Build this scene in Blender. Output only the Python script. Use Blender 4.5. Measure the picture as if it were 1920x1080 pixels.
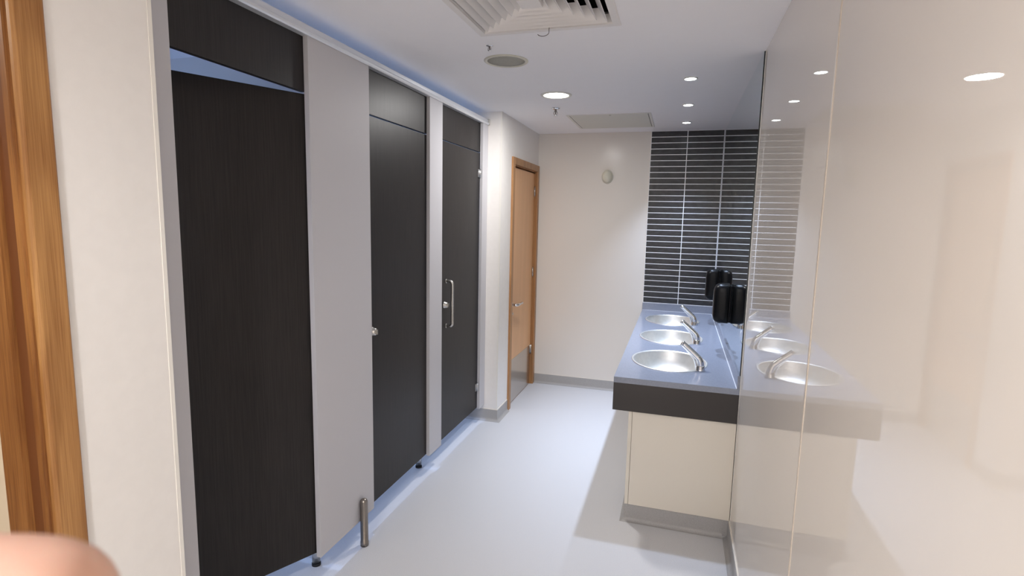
import bpy, bmesh, math
from mathutils import Vector, Matrix

# ------------------------------------------------------------------ reset
for o in list(bpy.data.objects):
    bpy.data.objects.remove(o, do_unlink=True)
SC = bpy.context.scene
COL = SC.collection
PI = math.pi

# ------------------------------------------------------------------ camera
CAM = Vector((-0.3288, 0.0, 1.6057))
YAW, PITCH, ROLL, FPX = 16.8085, -7.4111, 1.2083, 1023.98
_y, _p, _r = (math.radians(a) for a in (YAW, PITCH, ROLL))
FW = Vector((-math.sin(_y) * math.cos(_p), math.cos(_y) * math.cos(_p), math.sin(_p)))
_rt = Vector((math.cos(_y), math.sin(_y), 0))
_up = _rt.cross(FW)
RT = math.cos(_r) * _rt + math.sin(_r) * _up
UP = -math.sin(_r) * _rt + math.cos(_r) * _up
cam_data = bpy.data.cameras.new('camera')
cam = bpy.data.objects.new('camera', cam_data)
COL.objects.link(cam)
M = Matrix((RT, UP, -FW)).transposed().to_4x4()
M.translation = CAM
cam.matrix_world = M
cam_data.sensor_fit = 'HORIZONTAL'
cam_data.sensor_width = 36.0
cam_data.lens = FPX / 1920 * 36
cam_data.clip_start = 0.005
cam_data.clip_end = 50
cam_data.dof.use_dof = True
cam_data.dof.focus_distance = 2.6
cam_data.dof.aperture_fstop = 17
SC.camera = cam

# ------------------------------------------------------------------ exposure, world, lamps
SC.view_settings.view_transform = 'Standard'
SC.view_settings.look = 'None'
SC.view_settings.gamma = 1.0
SC.view_settings.use_curve_mapping = False
SC.view_settings.exposure = 0.0
SC.cycles.use_denoising = True
SC.cycles.max_bounces = 12
SC.cycles.diffuse_bounces = 8
SC.cycles.sample_clamp_indirect = 6
SC.cycles.caustics_reflective = False

WORLD = bpy.data.worlds.new('world')
SC.world = WORLD
WORLD.use_nodes = True
WORLD.node_tree.nodes['Background'].inputs['Color'].default_value = (0.5, 0.55, 0.6, 1)
WORLD.node_tree.nodes['Background'].inputs['Strength'].default_value = 0.02

W_SPOT, C_SPOT, A_SPOT = 85.0, (0.62, 0.75, 1.0), 86        # the three over the basins
W_BIG, C_BIG = 19.5, (1.0, 0.975, 0.96)                     # round downlight in the middle of the ceiling (a disc of light)
W_BACK, C_BACK, A_BACK = 158.0, (1.0, 0.98, 0.99), 172     # downlight behind the photographer
W_CUB, C_CUB, A_CUB = 60.0, (0.44, 0.61, 1.0), 124         # downlights inside the cubicles
W_LOB, C_LOB, A_LOB = 20.0, (1.0, 0.96, 0.90), 170          # lobby behind the doorway
LENS = 14.0

# ------------------------------------------------------------------ dimensions
H = 2.3737
XL = -1.6243          # left wall face
XC = -1.73            # cubicle front
XD = -1.754           # front of cubicle doors
YF = 5.0599           # far wall
YM = 2.8034           # near end of the worktop and the mirror
ZS = 0.0909           # skirting height
YB = -1.9             # wall behind the photographer

# ------------------------------------------------------------------ materials
def lin(c):
    c = c / 255.0
    return c / 12.92 if c <= 0.04045 else ((c + 0.055) / 1.055) ** 2.4
def rgb(r, g, b):
    return (lin(r), lin(g), lin(b), 1)

def mat(name, col, rough=0.5, metal=0.0, ior=1.5, coat=0.0, emit=None, strength=0.0, spec=0.5):
    m = bpy.data.materials.new(name)
    m.use_nodes = True
    b = m.node_tree.nodes['Principled BSDF']
    b.inputs['Base Color'].default_value = col
    b.inputs['Roughness'].default_value = rough
    b.inputs['Metallic'].default_value = metal
    b.inputs['IOR'].default_value = ior
    b.inputs['Specular IOR Level'].default_value = spec
    b.inputs['Coat Weight'].default_value = coat
    if emit:
        b.inputs['Emission Color'].default_value = emit
        b.inputs['Emission Strength'].default_value = strength
    return m

def nodes_of(m):
    nt = m.node_tree
    return nt, nt.nodes, nt.links, nt.nodes['Principled BSDF']

def noise_colour(m, scale, c0, c1, stretch=(1, 1, 1), p0=0.35, p1=0.65, detail=4, bump=0.0, bump_dist=0.001, distort=0.0):
    nt, N, L, b = nodes_of(m)
    tc = N.new('ShaderNodeTexCoord'); mp = N.new('ShaderNodeMapping')
    mp.inputs['Scale'].default_value = stretch
    nz = N.new('ShaderNodeTexNoise')
    nz.inputs['Scale'].default_value = scale; nz.inputs['Detail'].default_value = detail
    nz.inputs['Distortion'].default_value = distort
    cr = N.new('ShaderNodeValToRGB')
    cr.color_ramp.elements[0].position = p0; cr.color_ramp.elements[0].color = c0
    cr.color_ramp.elements[1].position = p1; cr.color_ramp.elements[1].color = c1
    L.new(tc.outputs['Object'], mp.inputs['Vector']); L.new(mp.outputs['Vector'], nz.inputs['Vector'])
    L.new(nz.outputs['Fac'], cr.inputs['Fac']); L.new(cr.outputs['Color'], b.inputs['Base Color'])
    if bump:
        bp = N.new('ShaderNodeBump'); bp.inputs['Strength'].default_value = bump; bp.inputs['Distance'].default_value = bump_dist
        L.new(nz.outputs['Fac'], bp.inputs['Height']); L.new(bp.outputs['Normal'], b.inputs['Normal'])
    return m

def wood(name, dark, light, grain_scale=7, rough=0.42):
    m = mat(name, light, rough)
    nt, N, L, b = nodes_of(m)
    tc = N.new('ShaderNodeTexCoord'); mp = N.new('ShaderNodeMapping')
    mp.inputs['Scale'].default_value = (1, 1, 0.11)
    n1 = N.new('ShaderNodeTexNoise'); n1.inputs['Scale'].default_value = grain_scale; n1.inputs['Detail'].default_value = 3; n1.inputs['Distortion'].default_value = 0.6
    wv = N.new('ShaderNodeMath'); wv.operation = 'MULTIPLY'; wv.inputs[1].default_value = 26
    sn = N.new('ShaderNodeMath'); sn.operation = 'SINE'
    mp2 = N.new('ShaderNodeMapping'); mp2.inputs['Scale'].default_value = (60, 60, 1.2)
    n2 = N.new('ShaderNodeTexNoise'); n2.inputs['Scale'].default_value = 6; n2.inputs['Detail'].default_value = 5
    ad = N.new('ShaderNodeMath'); ad.operation = 'MULTIPLY_ADD'; ad.inputs[1].default_value = 0.16; ad.inputs[2].default_value = 0.0
    sm = N.new('ShaderNodeMath'); sm.operation = 'ADD'
    cr = N.new('ShaderNodeValToRGB')
    cr.color_ramp.elements[0].position = 0.2; cr.color_ramp.elements[0].color = dark
    cr.color_ramp.elements[1].position = 0.75; cr.color_ramp.elements[1].color = light
    L.new(tc.outputs['Object'], mp.inputs['Vector']); L.new(mp.outputs['Vector'], n1.inputs['Vector'])
    L.new(n1.outputs['Fac'], wv.inputs[0]); L.new(wv.outputs[0], sn.inputs[0]); L.new(sn.outputs[0], ad.inputs[0])
    L.new(tc.outputs['Object'], mp2.inputs['Vector']); L.new(mp2.outputs['Vector'], n2.inputs['Vector'])
    L.new(ad.outputs[0], sm.inputs[0]); L.new(n2.outputs['Fac'], sm.inputs[1])
    L.new(sm.outputs[0], cr.inputs['Fac']); L.new(cr.outputs['Color'], b.inputs['Base Color'])
    return m

WHITE = rgb(232, 229, 224)
M_wall = noise_colour(mat('matt_white_paint', rgb(231, 226, 219), 0.55), 30, rgb(236, 233, 229), rgb(238, 235, 231))
M_gloss = mat('gloss_wall_panel', rgb(228, 221, 212), 0.008, ior=1.5)
M_satin = mat('satin_wall_panel', rgb(228, 223, 216), 0.2, spec=0.12)
M_trim = mat('wall_panel_trim', rgb(208, 197, 183), 0.4)
M_trimw = mat('white_corner_trim', rgb(236, 233, 226), 0.35)
M_ceil = noise_colour(mat('ceiling_paint', WHITE, 0.7), 12, rgb(250, 249, 251), rgb(251, 250, 252))
M_floor = noise_colour(mat('speckled_vinyl', rgb(190, 190, 192), 0.42), 420, rgb(198, 199, 201), rgb(220, 220, 222), p0=0.38, p1=0.62, detail=2)
M_cove = noise_colour(mat('coved_vinyl_skirting', rgb(176, 175, 174), 0.42), 420, rgb(160, 158, 156), rgb(176, 174, 172), p0=0.38, p1=0.62, detail=2)
M_cap = mat('skirting_cap_strip', rgb(228, 222, 212), 0.4)
M_door = noise_colour(mat('dark_wenge_laminate', rgb(34, 32, 31), 0.42, spec=0.3), 34, rgb(30, 28, 28), rgb(50, 46, 45), stretch=(6, 6, 0.16), p0=0.25, p1=0.85, detail=6, bump=0.12, bump_dist=0.0004)
M_dedge = mat('dark_laminate_edge', rgb(40, 37, 36), 0.45)
M_pil = mat('light_grey_laminate', rgb(196, 195, 199), 0.5, spec=0.2)
M_part = mat('partition_laminate', rgb(214, 214, 216), 0.4)
M_alu = mat('brushed_aluminium', rgb(205, 205, 206), 0.32, 1.0)
M_rail = mat('satin_anodised_rail', rgb(226, 229, 235), 0.34, 0.45)
M_steel = noise_colour(mat('brushed_stainless', rgb(196, 194, 190), 0.27, 1.0), 50, rgb(190, 188, 184), rgb(204, 202, 198), stretch=(1, 1, 8))
M_post = mat('satin_stainless_post', rgb(150, 143, 136), 0.3, 1.0)
M_chrome = mat('polished_chrome', rgb(225, 226, 228), 0.06, 1.0)
M_rubber = mat('black_rubber', rgb(24, 24, 26), 0.6)
M_top = noise_colour(mat('grey_solid_surface', rgb(116, 121, 132), 0.17), 160, rgb(134, 140, 154), rgb(141, 147, 161), detail=3)
M_fascia = mat('charcoal_solid_surface', rgb(52, 48, 46), 0.3)
M_cab = mat('cream_laminate', rgb(226, 219, 205), 0.35)
M_cabin = mat('cabinet_carcass', rgb(120, 114, 106), 0.6)
M_mirror = mat('mirror_silvering', (0.80, 0.87, 0.87, 1), 0.0, 1.0)
M_medge = mat('mirror_dark_edge', rgb(30, 36, 36), 0.3)
M_grout = mat('white_grout', rgb(250, 251, 253), 0.6)
M_tile = noise_colour(mat('slate_tile', rgb(48, 50, 56), 0.3), 22, rgb(24, 25, 28), rgb(44, 45, 50), stretch=(1, 1, 2.5), detail=6, bump=0.25, bump_dist=0.001)
M_black = mat('black_gloss_plastic', rgb(10, 10, 12), 0.3, spec=0.18)
M_smoke = mat('grey_smoked_plastic', rgb(120, 124, 130), 0.15)
M_plastic = mat('white_plastic', rgb(228, 226, 220), 0.35)
M_cream = mat('aged_cream_plastic', rgb(206, 204, 190), 0.28)
M_grille = noise_colour(mat('speaker_grille', rgb(150, 148, 138), 0.6), 500, rgb(150, 148, 138), rgb(178, 176, 164), detail=1)
M_vent = mat('vent_white_paint', rgb(236, 233, 231), 0.5)
M_dark = mat('duct_dark', rgb(14, 14, 15), 0.9)
M_hook = mat('grey_wire', rgb(112, 104, 100), 0.4, 0.6)
M_lens = mat('warm_lamp_diffuser', rgb(255, 250, 240), 0.4, emit=(1, 0.95, 0.86, 1), strength=LENS)
M_lensc = mat('cool_lamp_lens', rgb(245, 250, 255), 0.4, emit=(0.86, 0.94, 1, 1), strength=LENS * 1.6)
M_lensb = mat('blue_white_lamp_lens', rgb(245, 250, 255), 0.4, emit=(0.6, 0.8, 1, 1), strength=LENS * 0.6)
M_oak = wood('oiled_oak', rgb(140, 93, 47), rgb(178, 131, 78))
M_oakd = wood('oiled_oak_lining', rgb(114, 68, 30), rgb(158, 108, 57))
M_oakv = wood('pale_oak_veneer', rgb(220, 170, 124), rgb(228, 178, 131), 4, 0.4)
M_oakf = wood('oak_door_frame', rgb(150, 106, 66), rgb(176, 131, 87), 6, 0.4)
M_shadow = mat('dark_gap', rgb(30, 24, 20), 0.9)

# ------------------------------------------------------------------ mesh helpers
def bm_box(bm, lo, hi, mi=0, rot=None, piv=None):
    x0, y0, z0 = lo; x1, y1, z1 = hi
    vs = [Vector(p) for p in ((x0, y0, z0), (x1, y0, z0), (x1, y1, z0), (x0, y1, z0), (x0, y0, z1), (x1, y0, z1), (x1, y1, z1), (x0, y1, z1))]
    if rot is not None:
        vs = [rot @ (v - piv) + piv for v in vs]
    v = [bm.verts.new(p) for p in vs]
    fs = []
    for f in ((0, 3, 2, 1), (4, 5, 6, 7), (0, 1, 5, 4), (1, 2, 6, 5), (2, 3, 7, 6), (3, 0, 4, 7)):
        fc = bm.faces.new([v[i] for i in f]); fc.material_index = mi; fs.append(fc)
    return fs

def bm_lathe(bm, prof, c, n=32, ax=None, sx=1.0, sy=1.0, mi=0, cap0=True, cap1=True, phase=0.0):
    """prof: list of (radius, height) along axis ax, around centre c."""
    c = Vector(c)
    ax = Vector(ax or (0, 0, 1)).normalized()
    if abs(ax.z) > 0.999:
        u = Vector((1, 0, 0)); w = Vector((0, 1, 0)) * (1 if ax.z > 0 else -1)
    else:
        u = Vector((0, 0, 1)).cross(ax).normalized(); w = ax.cross(u)
    rings = []
    for r, h in prof:
        rings.append([bm.verts.new(c + ax * h + u * (r * sx * math.cos(phase + 2 * PI * i / n)) + w * (r * sy * math.sin(phase + 2 * PI * i / n))) for i in range(n)])
    for a, b in zip(rings, rings[1:]):
        for i in range(n):
            f = bm.faces.new((a[i], a[(i + 1) % n], b[(i + 1) % n], b[i])); f.material_index = mi; f.smooth = True
    if cap0:
        f = bm.faces.new(rings[0][::-1]); f.material_index = mi
    if cap1:
        f = bm.faces.new(rings[-1]); f.material_index = mi

def bm_tube(bm, pts, rad, n=16, mi=0):
    """sweep a circle along pts; rad is a number or a list."""
    pts = [Vector(p) for p in pts]
    if not isinstance(rad, (list, tuple)):
        rad = [rad] * len(pts)
    tang = []
    for i in range(len(pts)):
        a = pts[max(i - 1, 0)]; b = pts[min(i + 1, len(pts) - 1)]
        tang.append((b - a).normalized())
    ref = Vector((0, 0, 1)) if abs(tang[0].z) < 0.9 else Vector((0, 1, 0))
    u = (ref - tang[0] * ref.dot(tang[0])).normalized()
    rings = []
    for p, t, r in zip(pts, tang, rad):
        u = (u - t * u.dot(t)).normalized(); w = t.cross(u)
        rings.append([bm.verts.new(p + u * (r * math.cos(2 * PI * k / n)) + w * (r * math.sin(2 * PI * k / n))) for k in range(n)])
    for a, b in zip(rings, rings[1:]):
        for i in range(n):
            f = bm.faces.new((a[i], a[(i + 1) % n], b[(i + 1) % n], b[i])); f.smooth = True; f.material_index = mi
    f = bm.faces.new(rings[0][::-1]); f.material_index = mi
    f = bm.faces.new(rings[-1]); f.material_index = mi

def bm_prism(bm, poly, axis, a, b, mi=0):
    """extrude a 2-D polygon along x, y or z between a and b."""
    def P(p, t):
        return {'x': (t, p[0], p[1]), 'y': (p[0], t, p[1]), 'z': (p[0], p[1], t)}[axis]
    A = [bm.verts.new(P(p, a)) for p in poly]; B = [bm.verts.new(P(p, b)) for p in poly]
    n = len(poly)
    bm.faces.new(A[::-1]).material_index = mi; bm.faces.new(B).material_index = mi
    for i in range(n):
        bm.faces.new((A[i], A[(i + 1) % n], B[(i + 1) % n], B[i])).material_index = mi

def bm_sweep(bm, lines, mi=0):
    """closed profile swept along a mitred path: one polyline per profile point."""
    V = [[bm.verts.new(p) for p in l] for l in lines]
    n, m = len(V), len(V[0])
    for i in range(n):
        a, b = V[i], V[(i + 1) % n]
        for k in range(m - 1):
            bm.faces.new((a[k], a[k + 1], b[k + 1], b[k])).material_index = mi
    bm.faces.new([l[0] for l in V]).material_index = mi
    bm.faces.new([l[-1] for l in V][::-1]).material_index = mi

def arc(cx, cy, r, a0, a1, n=6):
    return [(cx + r * math.cos(math.radians(a0 + (a1 - a0) * i / n)), cy + r * math.sin(math.radians(a0 + (a1 - a0) * i / n))) for i in range(n + 1)]

def smooth_path(pts, n=6):
    """Catmull-Rom through pts."""
    P = [Vector(p) for p in pts]; P = [2 * P[0] - P[1]] + P + [2 * P[-1] - P[-2]]
    out = []
    for i in range(1, len(P) - 2):
        for k in range(n):
            t = k / n
            a, b, c, d = P[i - 1], P[i], P[i + 1], P[i + 2]
            out.append(0.5 * ((2 * b) + (c - a) * t + (2 * a - 5 * b + 4 * c - d) * t * t + (3 * b - a - 3 * c + d) * t ** 3))
    out.append(P[-2]); return out

BASE = {}
def wpos(o):
    return BASE.get(o.name, Vector((0, 0, 0)))

def obj(name, bm, mats, parent=None, origin=None, bevel=0.0, seg=2, smooth=False):
    """links the mesh (built in world coordinates) as ONE object, optionally as a child of parent."""
    if origin is None:
        origin = wpos(parent) if parent else None
    if origin is None:
        xs = [v.co for v in bm.verts]
        origin = Vector(((min(v.x for v in xs) + max(v.x for v in xs)) / 2, (min(v.y for v in xs) + max(v.y for v in xs)) / 2, min(v.z for v in xs)))
    origin = Vector(origin)
    bmesh.ops.recalc_face_normals(bm, faces=bm.faces)
    if bevel:
        es = [e for e in bm.edges if len(e.link_faces) == 2 and e.calc_face_angle(0) > 0.5]
        bmesh.ops.bevel(bm, geom=es, offset=bevel, segments=seg, affect='EDGES', profile=0.6)
    for v in bm.verts:
        v.co -= origin
    me = bpy.data.meshes.new(name)
    bm.to_mesh(me); bm.free()
    for m in (mats if isinstance(mats, (list, tuple)) else [mats]):
        me.materials.append(m)
    if smooth:
        for p in me.polygons: p.use_smooth = True
    o = bpy.data.objects.new(name, me)
    COL.objects.link(o)
    BASE[o.name] = origin
    if parent:
        o.parent = parent
        o.location = origin - wpos(parent)
    else:
        o.location = origin
    return o

def boxo(name, lo, hi, m, parent=None, bevel=0.0, **k):
    bm = bmesh.new(); bm_box(bm, lo, hi); return obj(name, bm, m, parent, bevel=bevel, **k)

def tag(o, label, cat, group=None):
    o['label'] = label; o['category'] = cat
    if group: o['group'] = group
    return o
def thing(name, label, cat, loc, group=None):
    o = bpy.data.objects.new(name, None); COL.objects.link(o)
    o.location = loc; o.empty_display_size = 0.05
    BASE[o.name] = Vector(loc)
    return tag(o, label, cat, group)
def struct(o):
    o['kind'] = 'structure'; return o
def dup(o, delta, label, group=None):
    """copy of a thing with copies of its parts and sub-parts."""
    r = o.copy(); COL.objects.link(r)
    r.location = Vector(o.location) + Vector(delta); BASE[r.name] = wpos(o) + Vector(delta)
    r['label'] = label
    if group: r['group'] = group
    for ch in list(o.children):
        c = ch.copy(); COL.objects.link(c); c.parent = r
        for g in list(ch.children):
            d = g.copy(); COL.objects.link(d); d.parent = c
    return r

def spot(loc, power, colour, angle, parent, radius=0.03, blend=0.5, aim=None):
    ld = bpy.data.lights.new('lamp_light', 'SPOT')
    ld.energy = power; ld.color = colour; ld.spot_size = math.radians(angle); ld.spot_blend = blend; ld.shadow_soft_size = radius
    lo = bpy.data.objects.new('lamp_light', ld); COL.objects.link(lo)
    lo.parent = parent; lo.location = Vector(loc) - wpos(parent)
    return lo

# ================================================================== SETTING
# floor
bm = bmesh.new(); bm_box(bm, (-3.4, YB - 0.1, -0.1), (0.1, YF + 0.1, 0)); struct(obj('floor', bm, M_floor))
# ceiling with the square opening of the air diffuser
VX0, VX1, VY0, VY1 = -1.19, -0.595, 1.713, 2.309
bm = bmesh.new()
hx0, hx1, hy0, hy1 = VX0 + .018, VX1 - .018, VY0 + .018, VY1 - .018
for lo, hi in (((-3.4, YB - .1), (0.1, hy0)), ((-3.4, hy1), (0.1, YF + .1)), ((-3.4, hy0), (hx0, hy1)), ((hx1, hy0), (0.1, hy1))):
    bm_box(bm, (lo[0], lo[1], H), (hi[0], hi[1], H + .12))
struct(obj('ceiling', bm, M_ceil))

# right wall: glossy cladding
bm = bmesh.new()
bm_box(bm, (0, YB, 0), (0.1, YM, H)); bm_box(bm, (0.004, YM, 0), (0.1, YF, H))
struct(obj('wall_right', bm, M_gloss))
struct(boxo('trim_1', (-0.002, 1.4895, ZS), (0.004, 1.4985, H), M_trim, bevel=0.0006))
struct(boxo('trim_2', (-0.0012, YM - .010, ZS), (0.003, YM - .002, H), M_trimw, bevel=0.0006))
# wall behind the photographer
struct(boxo('wall_back', (XL - .1, YB - .1, 0), (0.1, YB, H), M_wall))
# far wall
wf = struct(boxo('wall_far', (-1.76, YF, 0), (0.1, YF + .1, H), M_satin))

# tiled panel above the worktop, on the far wall
TZ0 = 0.862; ROWS = 30; TP = (H - TZ0) / ROWS; TW = 0.6087 / 2
bm = bmesh.new()
bm_box(bm, (-0.6087, YF - .006, TZ0 - .004), (0.0, YF - .0005, H), 1)
for i in range(2):
    for j in range(ROWS):
        x0 = -0.6087 + i * TW + .0030; z0 = TZ0 + j * TP + .0028
        fs = bm_box(bm, (x0, YF - .0063, z0), (x0 + TW - .0060, YF - .004, z0 + TP - .0056), 0)
obj('tile_cladding', bm, [M_tile, M_grout], wf)

# left wall: near length with the doorway, the pier and the wall with the wooden door
DY0, DY1 = 4.262, 5.003      # wooden door leaf
bm = bmesh.new()
bm_box(bm, (XL - .115, 0.83, 0), (XL, 1.1135, H))
bm_box(bm, (XL - .115, -0.15, 2.10), (XL, 0.83, H))
bm_box(bm, (XL - .115, YB, 0), (XL, -0.15, H))
bm_box(bm, (-3.4, 3.945, 0), (XL, 4.235, H))
bm_box(bm, (XL - .13, 4.235, 2.05), (XL, 5.03, H))
bm_box(bm, (XL - .13, 5.03, 0), (XL, YF, H))
struct(obj('wall_left', bm, M_wall))
bm = bmesh.new()
bm_box(bm, (XL - .012, 1.1035, 0), (XL + .0015, 1.115, H))
struct(obj('trim_3', bm, M_trimw))
bm = bmesh.new()
bm_box(bm, (XL - .008, 3.9435, ZS), (XL + .0015, 3.955, H))
struct(obj('trim_4', bm, M_trimw))
# cubicle shell and lobby
bm = bmesh.new()
bm_box(bm, (-3.4, 1.02, 0), (-3.3, 3.945, H)); bm_box(bm, (-3.3, 1.02, 0), (XL - .115, 1.1, H))
struct(obj('wall_cubicle', bm, M_part))
bm = bmesh.new()
bm_box(bm, (-3.4, 0.90, 0), (XL - .115, 1.0, H)); bm_box(bm, (-3.4, YB, 0), (-3.3, 0.90, H)); bm_box(bm, (-3.3, YB - .1, 0), (XL - .1, YB, H))
struct(obj('wall_lobby', bm, mat('lobby_paint', rgb(226, 210, 184), 0.6)))

# coved vinyl skirting
def cove_profile(t=0.006, r=0.022):
    return [(0, 0), (t + r, 0)] + arc(t + r, r, r, 270, 180)[1:] + [(t, ZS), (0, ZS)]
def cove(bm, axis, wall, sign, a, b, mi=0):
    pr = [(wall + sign * u, z) for u, z in cove_profile()]
    bm_prism(bm, pr, axis, a, b, mi)
    lo = min(wall, wall + sign * .0045); hi = max(wall, wall + sign * .0045)
    if axis == 'y': bm_box(bm, (lo, a, ZS), (hi, b, ZS + .006), 1)
    else: bm_box(bm, (a, lo, ZS), (b, hi, ZS + .006), 1)
bm = bmesh.new(); cove(bm, 'x', YF, -1, XL, -0.535); struct(obj('baseboard_far', bm, [M_cove, M_cap]))
bm = bmesh.new(); cove(bm, 'y', 0.0, -1, YB, 2.822); struct(obj('baseboard_right', bm, [M_cove, M_cap]))
bm = bmesh.new(); bm_sweep(bm, [[(-2.6, 3.945 - u, z), (XL + u, 3.945 - u, z), (XL + u, 4.206, z)] for u, z in cove_profile()])
bm_sweep(bm, [[(-2.6, 3.945 - u, z), (XL + u, 3.945 - u, z), (XL + u, 4.206, z)] for u, z in ((0, ZS), (.0045, ZS), (.0045, ZS + .006), (0, ZS + .006))], 1)
cove(bm, 'y', XL, 1, 0.862, 1.1135); cove(bm, 'y', XL, 1, YB, -0.2)
struct(obj('baseboard_left', bm, [M_cove, M_cap]))

# ------------------------------------------------------------------ door_1: wooden door by the far corner
d1 = thing('door_1', '', '', (XL, 4.63, 0)); del d1['label'], d1['category']; struct(d1)
bm = bmesh.new()
AY0, AY1, AZ = 4.209, 5.052, 2.08
for lo, hi in (((AY0, 0), (AY0 + .055, AZ)), ((AY1 - .055, 0), (AY1, AZ)), ((AY0 + .055, AZ - .055), (AY1 - .055, AZ))):
    bm_box(bm, (XL - .002, lo[0], lo[1]), (XL + .016, hi[0], hi[1]))
obj('architrave', bm, M_oakf, d1, bevel=0.003)
bm = bmesh.new()
for lo, hi in (((4.236, 0), (4.264, 2.045)), ((4.997, 0), (5.029, 2.045)), ((4.264, 2.018), (4.997, 2.045))):
    bm_box(bm, (XL - .11, lo[0], lo[1]), (XL - .0025, hi[0], hi[1]))
obj('lining', bm, M_oakf, d1)
leaf = boxo('leaf', (XL - .062, 4.267, 0.008), (XL - .018, 4.991, 2.008), M_oakv, d1, bevel=0.001)  # carries plate, lever and turn
boxo('kick_plate', (XL - .0178, 4.271, 0.012), (XL - .0165, 4.987, 0.39), mat('kick_plate_steel', rgb(206, 198, 190), 0.2, 1.0), leaf)
bm = bmesh.new()
hx = XL - .018
bm_lathe(bm, [(.026, 0), (.026, .006), (.022, .009)], (hx, 4.335, 0.985 - .11), 24, (1, 0, 0))
bm_tube(bm, [(hx + .005, 4.335, .875), (hx + .045, 4.335, .875), (hx + .055, 4.345, .875), (hx + .056, 4.47, .875)], .012, 12)
obj('lever_handle', bm, M_chrome, leaf)
bm = bmesh.new()
bm_lathe(bm, [(.024, 0), (.024, .005), (.012, .008), (.010, .02)], (hx, 4.325, .80), 20, (1, 0, 0))
obj('thumb_turn', bm, M_steel, leaf)
for z in (0.30, 1.05, 1.80):
    bm = bmesh.new()
    bm_lathe(bm, [(.006, 0), (.006, .09)], (XL - .012, 4.994, z), 12)
    obj('hinge', bm, M_steel, d1)

# ------------------------------------------------------------------ door_2: oak doorway beside the photographer
d2 = thing('door_2', '', '', (XL, 0.35, 0)); del d2['label'], d2['category']; struct(d2)
prof = [(XL - .002, .797), (XL + .007, .797), (XL + .0095, .802), (XL + .0105, .805), (XL + .0105, .856), (XL + .009, .859), (XL - .002, .859)]
bm = bmesh.new(); bm_prism(bm, prof, 'z', 0, 2.14)
prof2 = [(x, .65 - y) for x, y in prof]
bm_prism(bm, prof2, 'z', 0, 2.14)
bm_box(bm, (XL - .002, -.147, 2.08), (XL + .0105, .797, 2.14))
obj('architrave', bm, M_oak, d2)
lp = [(XL - .002, .83), (XL - .002, .803), (XL - .016, .803), (XL - .018, .797), (XL - .034, .797), (XL - .036, .803), (XL - .068, .803), (XL - .070, .788), (XL - .132, .788), (XL - .132, .83)]
bm = bmesh.new(); bm_prism(bm, lp, 'z', 0, 2.08); bm_prism(bm, [(x, .65 - y) for x, y in lp], 'z', 0, 2.08)
bm_box(bm, (XL - .132, -.153, 2.06), (XL - .002, .803, 2.09))
obj('lining', bm, M_oakd, d2)
boxo('recess_shade', (XL - .066, .7995, .002), (XL - .038, .8028, 2.055), mat('brown_shade_strip', rgb(104, 60, 28), 0.5), d2)  # dark strip added to stand in for shade in the lining recess

# ================================================================== LAMPS AND CEILING FITTINGS
def downlight(name, label, cat, x, y, r, lens, group=None):
    t = thing(name, label, cat, (x, y, H), group)
    bm = bmesh.new()
    bm_lathe(bm, [(r * 1.02, -.0005), (r * 1.26, -.0005), (r * 1.26, -.003), (r * 1.18, -.0065), (r * 1.03, -.006), (r * 1.0, -.003), (r * 1.0, -.0005)], (x, y, H), 48, cap0=False, cap1=False)
    obj('trim_ring', bm, M_plastic, t)
    bm = bmesh.new(); bm_lathe(bm, [(r, -.001), (r, -.0035), (r * .6, -.0045)], (x, y, H), 40)
    obj('lens', bm, lens, t)
    return t
SP = [(-0.317, 3.235, 'small recessed spotlight over the nearest basin, largest of the row of three'),
      (-0.320, 3.945, 'small recessed spotlight over the middle basin, second in the row of three'),
      (-0.322, 4.635, 'small recessed spotlight over the farthest basin, next to the dark tiles')]
s0 = downlight('spotlight', SP[0][2], 'light', SP[0][0], SP[0][1], .030, M_lensc, 'spotlights over the basins')
ss = [s0] + [dup(s0, (x - SP[0][0], y - SP[0][1], 0), l) for x, y, l in SP[1:]]
for s, (x, y, l) in zip(ss, SP):
    spot((x, y, H - .012), W_SPOT, C_SPOT, A_SPOT, s, .028, 0.8)
b0 = downlight('downlight', 'large round white downlight glowing on the ceiling in front of the cubicles', 'light', -1.119, 3.49, .078, M_lens)
ld = bpy.data.lights.new('lamp_light', 'AREA'); ld.shape = 'DISK'; ld.size = .15; ld.energy = W_BIG; ld.color = C_BIG
lo = bpy.data.objects.new('lamp_light', ld); COL.objects.link(lo); lo.parent = b0; lo.location = (0, 0, -.0062)
LAMPS_BACK = [(-0.84, -0.9)]
for x, y in LAMPS_BACK:
    t = dup(b0, (x + 1.119, y - 3.49, 0), 'round warm downlight on the ceiling by the wall behind the photographer')
    for ch in list(t.children):
        if ch.type == 'LIGHT': bpy.data.objects.remove(ch)
    spot((x, y, H - .02), W_BACK, C_BACK, A_BACK, t, .07, 0.4)
for x, y, l in ((-2.45, 1.55, 'cool round downlight inside the nearest cubicle'), (-2.45, 2.5, 'cool round downlight inside the middle cubicle'), (-2.45, 3.48, 'cool round downlight inside the farthest cubicle')):
    t = downlight('cubicle_downlight', l, 'light', x, y, .06, M_lensb)
    spot((x, y, H - .02), W_CUB, C_CUB, A_CUB, t, .05, 0.5)
t = downlight('lobby_downlight', 'round warm downlight in the lobby behind the oak doorway', 'light', -2.5, 0.2, .07, M_lens)
spot((-2.5, 0.2, H - .02), W_LOB, C_LOB, A_LOB, t, .07, 0.4)

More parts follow.
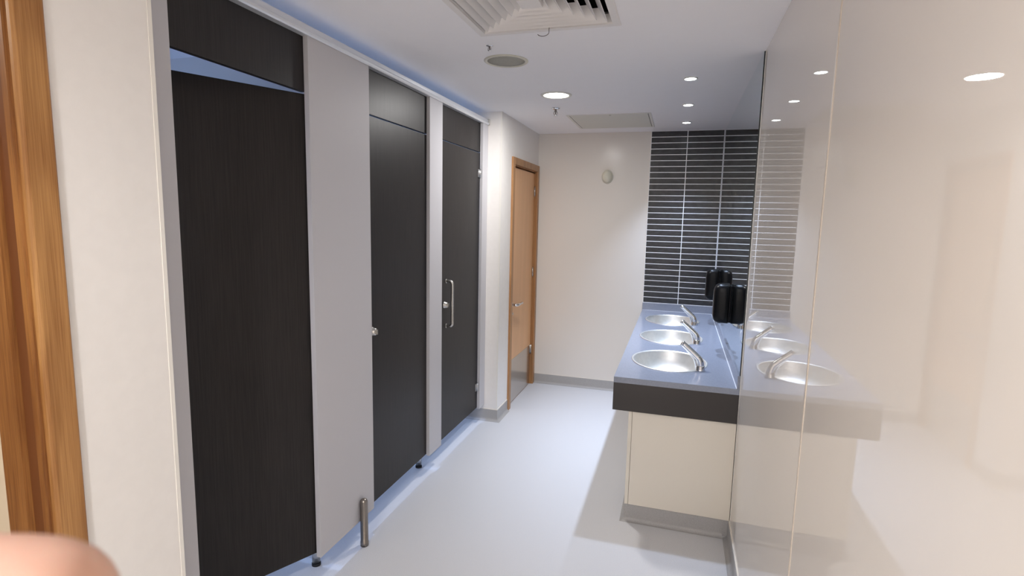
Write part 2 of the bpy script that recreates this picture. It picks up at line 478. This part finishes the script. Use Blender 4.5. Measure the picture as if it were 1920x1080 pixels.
# air diffuser: concentric square blades in a flat frame
t = thing('air_diffuser', 'square white louvred air diffuser in the ceiling at the top of the photo', 'vent', ((VX0 + VX1) / 2, (VY0 + VY1) / 2, H))
vcx, vcy = (VX0 + VX1) / 2, (VY0 + VY1) / 2
def square_ring(bm, prof, mi=0):
    rings = []
    for s, z in prof:
        rings.append([bm.verts.new((vcx + s * a, vcy + s * b, z)) for a, b in ((-1, -1), (1, -1), (1, 1), (-1, 1))])
    n = len(rings)
    for k in range(n):
        a, b = rings[k], rings[(k + 1) % n]
        for i in range(4):
            bm.faces.new((a[i], a[(i + 1) % 4], b[(i + 1) % 4], b[i])).material_index = mi
S = (VX1 - VX0) / 2
bm = bmesh.new(); square_ring(bm, [(S, H - .0005), (S, H - .004), (S - .004, H - .007), (S - .030, H - .007), (S - .040, H + .03), (S - .042, H + .03), (S - .033, H - .0005)])
obj('frame', bm, M_vent, t)
for k in range(6):
    s = S - .047 - k * .038
    bm = bmesh.new(); square_ring(bm, [(s, H - .006), (s - .034, H + .040), (s - .036, H + .039), (s - .002, H - .007)])
    obj('blade', bm, M_vent, t)
bm = bmesh.new(); bm_box(bm, (vcx - .04, vcy - .04, H - .006), (vcx + .04, vcy + .04, H + .012)); obj('centre_plate', bm, M_vent, t, bevel=.003)
bm = bmesh.new()
bm_box(bm, (hx0, hy0, H + .10), (hx1, hy1, H + .13))
bm_box(bm, (hx0 + .0005, hy0 + .0005, H + .045), (hx0 + .004, hy1 - .0005, H + .10)); bm_box(bm, (hx1 - .004, hy0 + .0005, H + .045), (hx1 - .0005, hy1 - .0005, H + .10))
bm_box(bm, (hx0 + .004, hy0 + .0005, H + .045), (hx1 - .004, hy0 + .004, H + .10)); bm_box(bm, (hx0 + .004, hy1 - .004, H + .045), (hx1 - .004, hy1 - .0005, H + .10))
obj('plenum', bm, M_dark, t)
hk = []
for i in range(15):
    a = math.radians(200 + 160 * i / 14)
    hk.append((-0.905 + .024 * math.cos(a), 2.27, H - .022 + .013 * math.sin(a)))
hk += [(-0.881, 2.27, H - .012), (-0.880, 2.27, H + .002)]
bm = bmesh.new(); bm_tube(bm, hk, .0014, 8); obj('wire_hook', bm, M_hook, t)

# ceiling speaker
t = thing('ceiling_speaker', 'round ceiling speaker with grey grille and white rim', 'speaker', (-1.199, 2.697, H))
bm = bmesh.new(); bm_lathe(bm, [(.094, -.0005), (.110, -.0005), (.110, -.003), (.104, -.007), (.096, -.006), (.093, -.003)], (-1.199, 2.697, H), 56, cap0=False, cap1=False)
obj('rim', bm, M_cream, t)
bm = bmesh.new(); bm_lathe(bm, [(.0935, -.001), (.0935, -.003), (.05, -.0045)], (-1.199, 2.697, H), 48); obj('grille', bm, M_grille, t)

# sprinklers
def sprinkler(x, y, label, r=.030, k=1.0):
    t = thing('sprinkler', label, 'sprinkler', (x, y, H), 'sprinkler heads on the ceiling')
    bm = bmesh.new(); bm_lathe(bm, [(r, -.0005), (r, -.003), (r * .55, -.010), (.008, -.012)], (x, y, H), 24); obj('escutcheon', bm, M_chrome, t)
    bm = bmesh.new()
    bm_lathe(bm, [(.007, -.010), (.007, -.022), (.0045, -.024), (.0035, -.044)], (x, y, H), 12)
    for s in (-1, 1):
        bm_tube(bm, [(x + s * .006, y, H - .020), (x + s * .013, y, H - .028), (x + s * .013, y, H - .038), (x + s * .002, y, H - .050)], .0022, 8)
    obj('frame', bm, M_hook, t)
    bm = bmesh.new(); bm_lathe(bm, [(.004, -.047), (.017, -.050), (.017, -.0515), (.004, -.053)], (x, y, H), 16); obj('deflector', bm, M_chrome, t)
    return t
s1 = sprinkler(-1.213, 3.903, 'small chrome sprinkler head behind the large downlight')
s2 = dup(s1, (.013, -1.45, 0), 'small sprinkler head between the air diffuser and the round speaker')
s2.scale = (.55, .55, .42)

# access hatch
t = thing('access_hatch', 'square flush access hatch in the ceiling by the far wall', 'hatch', (-.885, 4.50, H))
hxa, hxb, hya, hyb = -1.195, -0.572, 4.175, 4.805
bm = bmesh.new()
for lo, hi in (((hxa, hya), (hxb, hya + .02)), ((hxa, hyb - .02), (hxb, hyb)), ((hxa, hya + .02), (hxa + .02, hyb - .02)), ((hxb - .02, hya + .02), (hxb, hyb - .02))):
    bm_box(bm, (lo[0], lo[1], H - .003), (hi[0], hi[1], H - .0003))
obj('frame', bm, M_plastic, t)
boxo('panel', (hxa + .024, hya + .024, H - .0025), (hxb - .024, hyb - .024, H - .0004), mat('hatch_panel_paint', rgb(222, 221, 212), 0.6), t)
bm = bmesh.new()
for lo, hi in (((hxa + .02, hya + .02), (hxb - .02, hya + .024)), ((hxa + .02, hya + .024), (hxa + .024, hyb - .02)), ((hxb - .024, hya + .024), (hxb - .02, hyb - .02))):
    bm_box(bm, (lo[0], lo[1], H - .001), (hi[0], hi[1], H - .0003))
obj('gap', bm, M_shadow, t)
bm = bmesh.new(); bm_lathe(bm, [(.008, -.0004), (.008, -.004)], (-.87, hya + .04, H), 12); obj('lock', bm, M_steel, t)

# dome on the far wall
t = thing('wall_dome', 'small cream dome fitting high on the far white wall', 'wall light', (-.978, YF, 1.985))
bm = bmesh.new(); bm_lathe(bm, [(.052, .0003), (.052, .010), (.047, .016)], (-.978, YF, 1.985), 32, (0, -1, 0), 1, 1.2); obj('base', bm, M_cream, t)
bm = bmesh.new()
bm_lathe(bm, [(.045 * math.cos(a), .014 + .05 * math.sin(a)) for a in [math.radians(k * 10) for k in range(0, 10)]], (-.978, YF, 1.985), 32, (0, -1, 0), 1, 1.2); obj('dome', bm, mat('pearl_glass', rgb(222, 220, 204), 0.12), t)

# ================================================================== TOILET CUBICLES
ZP0, ZP1 = 0.125, 2.277
PIL = [((1.118, 1.258), 'narrow light grey cubicle pilaster at the corner of the near white wall'),
       ((1.866, 2.299), 'wide light grey cubicle pilaster between the open door and the middle door'),
       ((2.944, 3.121), 'narrow light grey cubicle pilaster left of the door with the pull handle'),
       ((3.833, 3.9435), 'slim light grey cubicle pilaster against the white pier')]
for (a, b), l in PIL:
    tag(boxo('cubicle_pilaster', (XC - .022, a, ZP0), (XC, b, ZP1), M_pil, bevel=.0015), l, 'panel', 'cubicle pilasters')
OV = [((1.250, 1.875), 'dark wood-grain panel above the open cubicle door'),
      ((2.291, 2.952), 'dark wood-grain panel above the middle cubicle door'),
      ((3.113, 3.841), 'dark wood-grain panel above the cubicle door with the pull handle')]
for (a, b), l in OV:
    tag(boxo('cubicle_overpanel', (XD - .020, a, 2.071), (XD, b, ZP1), M_door, bevel=.001), l, 'panel', 'panels above the cubicle doors')
# headrail along the top of the cubicles
rp = [(XC - .040, ZP1 - .0005), (XC + .004, ZP1 - .0005), (XC + .010, ZP1 + .004)] + arc(XC + .004, ZP1 + .010, .008, 0, 90, 5) + [(XC + .002, ZP1 + .020), (XC + .002, ZP1 + .036), (XC - .004, ZP1 + .042), (XC - .034, ZP1 + .042), (XC - .040, ZP1 + .036)]
bm = bmesh.new(); bm_prism(bm, rp, 'y', 1.116, 3.93)
t = tag(obj('headrail', bm, M_rail), 'long silver aluminium headrail along the top of the cubicles', 'rail')
bm = bmesh.new(); bm_box(bm, (XC - .042, 3.9295, ZP1 - .002), (XC + .014, 3.944, ZP1 + .044)); obj('end_cap', bm, mat('grey_plastic_cap', rgb(190, 188, 182), .4), t, bevel=.004)

def knob_lock(y, z, parent):
    bm = bmesh.new()
    bm_lathe(bm, [(.024, .0002), (.024, .006), (.020, .010), (.018, .024), (.013, .028)], (XD, y, z), 24, (1, 0, 0))
    bm_box(bm, (XD + .026, y - .004, z - .013), (XD + .034, y + .004, z + .013))
    return obj('lock', bm, M_steel, parent)
# open door (hinged on its far edge, swung into the cubicle)
PIV = Vector((XD - .010, 1.884, 0)); ROT = Matrix.Rotation(math.radians(-27), 3, 'Z')
bm = bmesh.new(); bm_box(bm, (XD - .020, 1.262, .138), (XD, 1.884, 2.064), 0, ROT, PIV)
dr1 = tag(obj('cubicle_door', bm, M_door, bevel=.001), 'nearest dark wood-grain cubicle door, standing ajar', 'door', 'cubicle doors')
for z in (.30, 1.92):
    bm = bmesh.new(); bm_lathe(bm, [(.007, 0), (.007, .07)], (XD - .030, 1.888, z), 12); obj('hinge', bm, M_steel, dr1)
bm = bmesh.new(); bm_box(bm, (XD - .050, 1.275, .98), (XD - .020, 1.325, 1.08), 0, ROT, PIV); obj('lock', bm, M_steel, dr1, bevel=.004)
dr2 = tag(boxo('cubicle_door', (XD - .020, 2.292, .132), (XD, 2.951, 2.064), M_door, bevel=.001), 'middle dark wood-grain cubicle door, closed and without handle', 'door', 'cubicle doors')
knob_lock(2.334, 1.03, dr2)
dr3 = tag(boxo('cubicle_door', (XD - .020, 3.114, .132), (XD, 3.839, 2.064), M_door, bevel=.001), 'farthest dark cubicle door, closed, with D-shaped pull handle', 'door', 'cubicle doors')
knob_lock(3.205, 1.034, dr3)
gx = XD + .046
gp = [(XD + .001, 3.236, 1.186), (XD + .020, 3.236, 1.186)] + [(gx - .020 + .020 * math.sin(math.radians(a)), 3.236, 1.166 + .020 * math.cos(math.radians(a))) for a in range(0, 91, 15)]
gp += [(gx, 3.236, 1.04)] + [(gx - .020 + .020 * math.cos(math.radians(a)), 3.236, .911 - .020 * math.sin(math.radians(a))) for a in range(0, 91, 15)] + [(XD + .020, 3.236, .891), (XD + .001, 3.236, .891)]
bm = bmesh.new(); bm_tube(bm, gp, .0095, 14)
for z in (1.186, .891): bm_lathe(bm, [(.014, .0003), (.014, .004)], (XD, 3.236, z), 20, (1, 0, 0))
obj('pull_handle', bm, M_steel, dr3)
for z in (.270, 1.886):
    bm = bmesh.new()
    bm_lathe(bm, [(.0075, 0), (.0075, .062)], (XD + .008, 3.8245, z), 14)
    bm_box(bm, (XD + .0003, 3.796, z + .002), (XD + .004, 3.820, z + .060))
    obj('hinge', bm, M_alu, dr3)
# partitions between cubicles
for y, l in ((1.99, 'light grey partition between the nearest and the middle cubicle'), (3.03, 'light grey partition between the middle and the farthest cubicle')):
    tag(boxo('cubicle_partition', (-3.299, y - .01, .135), (XC - .0225, y + .01, 2.27), M_part, bevel=.001), l, 'panel', 'cubicle partitions')
# pedestal legs
def pedestal(x, y, top, label, dome=False, r=.0185):
    t = thing('pedestal_leg', label, 'support leg', (x, y, 0), 'cubicle pedestal legs')
    bm = bmesh.new()
    if dome:
        pr = [(r * 1.08, .0005), (r * 1.08, .022), (r, .024), (r, top - r)] + [(r * math.cos(math.radians(a)), top - r + r * math.sin(math.radians(a))) for a in range(15, 86, 14)]
    else:
        pr = [(r, .012), (r, top)]
    bm_lathe(bm, pr, (x, y, 0), 24)
    obj('post', bm, M_post if dome else M_steel, t)
    if not dome:
        bm = bmesh.new(); bm_lathe(bm, [(r * 1.1, .0005), (r * 1.1, .012)], (x, y, 0), 24); obj('rubber_foot', bm, M_rubber, t)
    return t
pedestal(XC + .0185, 2.177, .243, 'round-topped stainless support post in front of the wide grey pilaster', True)
pf = pedestal(-1.838, 1.975, .1345, 'short steel leg under the near edge of the wide grey pilaster')
dup(pf, (-.004, 1.045, 0), 'short steel leg under the far edge of the middle cubicle door')

# ================================================================== VANITY
XW = -0.6107; ZT = 0.7923; TF = 0.1776
BC = [(-.342, 3.250), (-.342, 3.925), (-.342, 4.610)]; BA, BB = .213, .252
t = thing('vanity_worktop', 'long dark grey vanity worktop with three sunken steel basins', 'worktop', (XW / 2, (YM + YF) / 2, ZT - TF))
# slab with three oval holes
bm = bmesh.new()
x0, x1 = XW + .0, -0.0005
ys = [YM, (BC[0][1] + BC[1][1]) / 2, (BC[1][1] + BC[2][1]) / 2, YF - .0005]
for k, (cx, cy) in enumerate(BC):
    ya, yb = ys[k], ys[k + 1]
    angs = sorted(set([2 * PI * i / 72 for i in range(72)] + [math.atan2(py - cy, px - cx) % (2 * PI) for px in (x0, x1) for py in (ya, yb)]))
    tin, tout, bin_, bout = [], [], [], []
    for a in angs:
        ca, sa = math.cos(a), math.sin(a)
        q = 1 / math.sqrt((ca / (BA - .004)) ** 2 + (sa / (BB - .004)) ** 2)
        s = min(((x1 - cx) / ca) if ca > 1e-9 else 1e9, ((x0 - cx) / ca) if ca < -1e-9 else 1e9, ((yb - cy) / sa) if sa > 1e-9 else 1e9, ((ya - cy) / sa) if sa < -1e-9 else 1e9)
        for lst, rr, z in ((tin, q, ZT), (tout, s, ZT), (bin_, q, ZT - .03), (bout, s, ZT - .03)):
            lst.append(bm.verts.new((cx + rr * ca, cy + rr * sa, z)))
    n = len(angs)
    for i in range(n):
        j = (i + 1) % n
        bm.faces.new((tin[i], tin[j], tout[j], tout[i])); bm.faces.new((bin_[i], bout[i], bout[j], bin_[j]))
        bm.faces.new((tin[i], bin_[i], bin_[j], tin[j])); bm.faces.new((tout[i], tout[j], bout[j], bout[i]))
bmesh.ops.remove_doubles(bm, verts=bm.verts, dist=1e-5)
obj('top', bm, M_top, t)
bm = bmesh.new(); bm_box(bm, (XW, YM, ZT - TF), (-.0006, YM + .02, ZT - .0302)); bm_box(bm, (XW, YM + .02, ZT - TF), (XW + .02, YF - .0006, ZT - .0302))
o = obj('fascia', bm, M_fascia, t); o['label'] = 'charcoal fascia'
bm = bmesh.new(); bm_box(bm, (XW, YF - .0125, ZT), (-.0142, YF - .0006, ZT + .066)); obj('upstand', bm, M_top, t, bevel=.001)
bm = bmesh.new(); bm_box(bm, (-.014, YM + .001, ZT), (-.0006, YF - .0006, ZT + .066)); obj('upstand', bm, M_top, t, bevel=.001)

bm = bmesh.new()
bm_box(bm, (-.0168, YM + .002, ZT + .0002), (-.0142, YF - .013, ZT + .002)); bm_box(bm, (XW + .002, YF - .017, ZT + .0002), (-.0185, YF - .0127, ZT + .003))
bm_box(bm, (XW + .002, YF - .0135, ZT + .0662), (-.002, YF - .0075, ZT + .0715))
bm_box(bm, (-.0115, YF - .0125, ZT + .0668), (-.0062, YF - .0064, H - .001))
obj('sealant', bm, mat('grey_white_sealant', rgb(214, 217, 224), 0.5), t)

# basins
def make_basin(cx, cy, label):
    t = thing('basin', label, 'basin', (cx, cy, ZT), 'steel basins in the worktop')
    pr = [(1.0, .0006), (1.0, .0028), (.985, .0042), (.965, .0045), (.945, .003), (.935, -.004), (.92, -.022), (.89, -.05), (.83, -.083), (.72, -.110), (.56, -.128), (.38, -.137), (.2, -.141), (.09, -.1425)]
    pr += [(.09, -.145), (.21, -.1435), (.38, -.1395), (.565, -.1305), (.728, -.112), (.84, -.084), (.902, -.05), (.932, -.022), (.947, -.004), (.95, .0006)]
    bm = bmesh.new(); bm_lathe(bm, pr, (cx, cy, ZT), 72, None, BA, BB, cap0=False, cap1=False)
    obj('bowl', bm, M_basin, t)
    bm = bmesh.new(); bm_lathe(bm, [(.030, -.1405), (.030, -.1390), (.024, -.1385), (.020, -.1400)], (cx, cy, ZT), 28); obj('waste', bm, M_chrome, t)
    return t
M_basin = noise_colour(mat('satin_steel_bowl', rgb(226, 225, 222), 0.46, 1.0), 40, rgb(224, 223, 220), rgb(230, 229, 226))
BL = ['nearest oval stainless steel basin sunk in the grey worktop', 'middle oval stainless steel basin sunk in the grey worktop', 'farthest oval stainless steel basin, next to the tiled wall']
bs = make_basin(*BC[0], BL[0])
for (x, y), l in zip(BC[1:], BL[1:]): dup(bs, (x - BC[0][0], y - BC[0][1], 0), l)

# taps
def make_tap(x, y, label):
    t = thing('tap', label, 'tap', (x, y, ZT), 'chrome taps beside the basins')
    z = ZT
    bm = bmesh.new(); bm_lathe(bm, [(.026, .0005), (.026, .004), (.0235, .008), (.0215, .026), (.0185, .030)], (x, y, z), 28); obj('base', bm, M_chrome, t)
    bm = bmesh.new()
    pts = smooth_path([(x, y, z + .026), (x - .003, y, z + .046), (x - .011, y, z + .064), (x - .028, y, z + .081), (x - .064, y, z + .113), (x - .100, y, z + .144)], 5)
    n = len(pts); rad = [.0190 - .0045 * (i / (n - 1)) for i in range(n)]
    bm_tube(bm, pts, rad, 18); obj('spout', bm, M_chrome, t)
    bm = bmesh.new()
    pts = smooth_path([(x - .022, y, z + .008), (x - .026, y, z + .036), (x - .036, y, z + .062), (x - .058, y, z + .088), (x - .078, y, z + .108)], 5)
    bm_tube(bm, pts, .005, 10); obj('lever_rod', bm, M_chrome, t)
    bm = bmesh.new(); d = Vector((-.032, 0, .023)).normalized()
    bm_lathe(bm, [(.0150, -.002), (.0155, .006), (.0120, .007)], Vector((x - .100, y, z + .144)), 18, d); obj('spout_ring', bm, M_steel, t)
    return t
TY = [3.088, 3.768, 4.455]
TL = ['nearest chrome tap, leaning over the nearest basin', 'chrome tap at the middle basin', 'farthest chrome tap, in front of the grey upstand']
tp = make_tap(-.174, TY[0], TL[0])
for y, l in zip(TY[1:], TL[1:]): dup(tp, (0, y - TY[0], 0), l)

# cabinet below
XB, YC = -0.5277, 2.8238
ZC = ZT - TF
t = thing('vanity_cabinet', 'cream panelled cabinet under the grey worktop', 'cabinet', (XB / 2, (YC + YF) / 2, 0))
boxo('end_panel', (XB + .020, YC, ZS + .002), (-.001, YC + .018, ZT - .152), M_cab, t, bevel=.001)
n = 3; L0 = (YF - .002 - YC) / n
for k in range(n):
    boxo('front_panel', (XB, YC + k * L0 + .0005, ZS + .002), (XB + .0185, YC + (k + 1) * L0 - .003, ZT - .152), M_cab, t, bevel=.0012)
bm = bmesh.new(); bm_box(bm, (XB + .0195, YC + .019, ZS + .004), (-.002, YF - .002, ZT - .155)); obj('carcass', bm, M_cabin, t)
bm = bmesh.new()
pr = cove_profile()
bm_box(bm, (XB + .008, YC + .008, .0005), (-.001, YF - .002, ZS))
bm_sweep(bm, [[(XB + .008 - u, YF - .03, max(z, .0005)), (XB + .008 - u, YC + .008 - u, max(z, .0005)), (-.030, YC + .008 - u, max(z, .0005))] for u, z in pr])
obj('plinth', bm, M_cove, t)

# mirror
t = thing('wall_mirror', 'large frameless mirror on the right wall above the worktop', 'mirror', (0, (YM + YF) / 2, ZT + .067))
boxo('glass', (-.0060, YM + .0025, ZT + .0665), (-.0004, YF - .009, H - .001), M_mirror, t)
boxo('edge', (-.0064, YM - .0010, ZT + .0665), (-.0004, YM + .0023, H - .001), M_medge, t)

# soap dispensers on the mirror
def make_dispenser(y, z, label):
    MX = -.0062
    t = thing('soap_dispenser', label, 'soap dispenser', (MX, y, z), 'soap dispensers on the mirror')
    boxo('back_plate', (-.014, y - .052, z + .002), (MX, y + .052, z + .228), M_black, t, bevel=.004)
    bm = bmesh.new()
    # rounded body: D-shaped sections stacked upwards, domed top and bottom
    secs = [(0.0, .74), (.006, .86), (.018, .95), (.04, 1.0), (.19, 1.0), (.213, .95), (.228, .86), (.236, .70), (.239, .5)]
    rings = []
    for h, s in secs:
        ring = []
        for i in range(25):
            a = -PI / 2 + PI * i / 24
            ex = 0.55
            cx = abs(math.cos(a)) ** ex; sy = math.copysign(abs(math.sin(a)) ** ex, math.sin(a))
            ring.append(bm.verts.new((-.0142 - .090 * s * cx, y + .053 * s * sy, z + h - .003)))
        rings.append(ring)
    for a, b in zip(rings, rings[1:]):
        for i in range(24):
            f = bm.faces.new((a[i], a[i + 1], b[i + 1], b[i])); f.smooth = True
        bm.faces.new((a[0], b[0], b[-1], a[-1]))
    bm.faces.new(rings[0]); bm.faces.new(rings[-1])
    obj('body', bm, M_black, t)
    boxo('refill_window', (-.1052, y - .008, z + .08), (-.1035, y + .008, z + .16), M_smoke, t, bevel=.0006)
    bm = bmesh.new(); bm_lathe(bm, [(.010, -.008), (.012, .004)], (-.062, y, z - .002), 14); obj('nozzle', bm, M_black, t)
    return t
dp = make_dispenser(3.555, .993, 'nearer black soap dispenser on the mirror above the worktop')
dup(dp, (0, 1.03, 0), 'farther black soap dispenser on the mirror, close to the tiles')

# ================================================================== PHOTOGRAPHER'S HAND
def CP(px, py, d):
    """point at depth d in front of the lens, for the hand that curls round the phone"""
    return CAM + FW * d + RT * ((px - 960) / FPX * d) - UP * ((py - 540) / FPX * d)
M_skin = mat('skin', rgb(200, 152, 130), 0.55, spec=0.25)
_nt, _N, _L, _b = nodes_of(M_skin)
_b.inputs['Subsurface Weight'].default_value = 0.25
_b.inputs['Subsurface Radius'].default_value = (0.008, 0.003, 0.0015)
_b.inputs['Subsurface Scale'].default_value = 1.0
noise_colour(M_skin, 60, rgb(188, 148, 130), rgb(203, 167, 150), detail=3)
tip = CP(80, 1172, .070)
X, Y, Z = RT, UP, FW
def fin(root, *offs):
    return [root] + [root + X * a + Y * b + Z * c for a, b, c in offs]
palm = tip - X * .088 - Y * .030 - Z * .038
joints, radii, edges = [], [], []
def chain(start, pts, rr):
    prev = start
    for p, r in zip(pts, rr):
        joints.append(p); radii.append(r); i = len(joints) - 1
        if prev is not None: edges.append((prev, i))
        prev = i
    return prev
# wrist, palm
chain(None, [palm - Y * .050 - X * .035], [.026])
chain(0, [palm - X * .018 - Y * .020], [.028]); PALM = 1
chain(PALM, [palm], [.024]); KN = 2
# index finger: knuckle to the tip that shows in the corner of the frame
chain(KN, [palm + X * .018 + Y * .018 + Z * .014, tip - X * .046 - Y * .002 - Z * .010, tip - X * .022 + Y * .0005 - Z * .002, tip - X * .005, tip + X * .0085 - Y * .0004], [.0125, .0112, .0114, .0120, .0100])
# other fingers, curled below and behind it
for k, (dy, ln) in enumerate(((-.004, .046), (-.024, .042), (-.043, .034))):
    k0 = palm + X * .016 + Y * dy + Z * .012
    chain(KN if k == 0 else PALM, [k0, k0 + X * ln * .55 - Y * .004 + Z * .016, k0 + X * ln * .9 - Y * .006 + Z * .006, k0 + X * ln * .95 - Y * .007 - Z * .012], [.0115, .0098, .0092, .0082])
# thumb, on the other side of the phone
chain(PALM, [palm - X * .004 + Y * .012 - Z * .030, palm + X * .020 + Y * .022 - Z * .046, palm + X * .042 + Y * .026 - Z * .050], [.0145, .0115, .0098])
me = bpy.data.meshes.new('hand')
me.from_pydata([tuple(j - palm) for j in joints], edges, [])
hand = bpy.data.objects.new('hand', me); COL.objects.link(hand); hand.location = palm
me.materials.append(M_skin)
sk = hand.modifiers.new('skin', 'SKIN'); sk.use_smooth_shade = True
for v, r in zip(me.skin_vertices[0].data, radii):
    v.radius = (r, r)
me.skin_vertices[0].data[0].use_root = True
ms = hand.modifiers.new('sub', 'SUBSURF'); ms.levels = 2; ms.render_levels = 3
tag(hand, 'pale pink blurred fingertip of the photographer in the bottom left corner', 'hand')
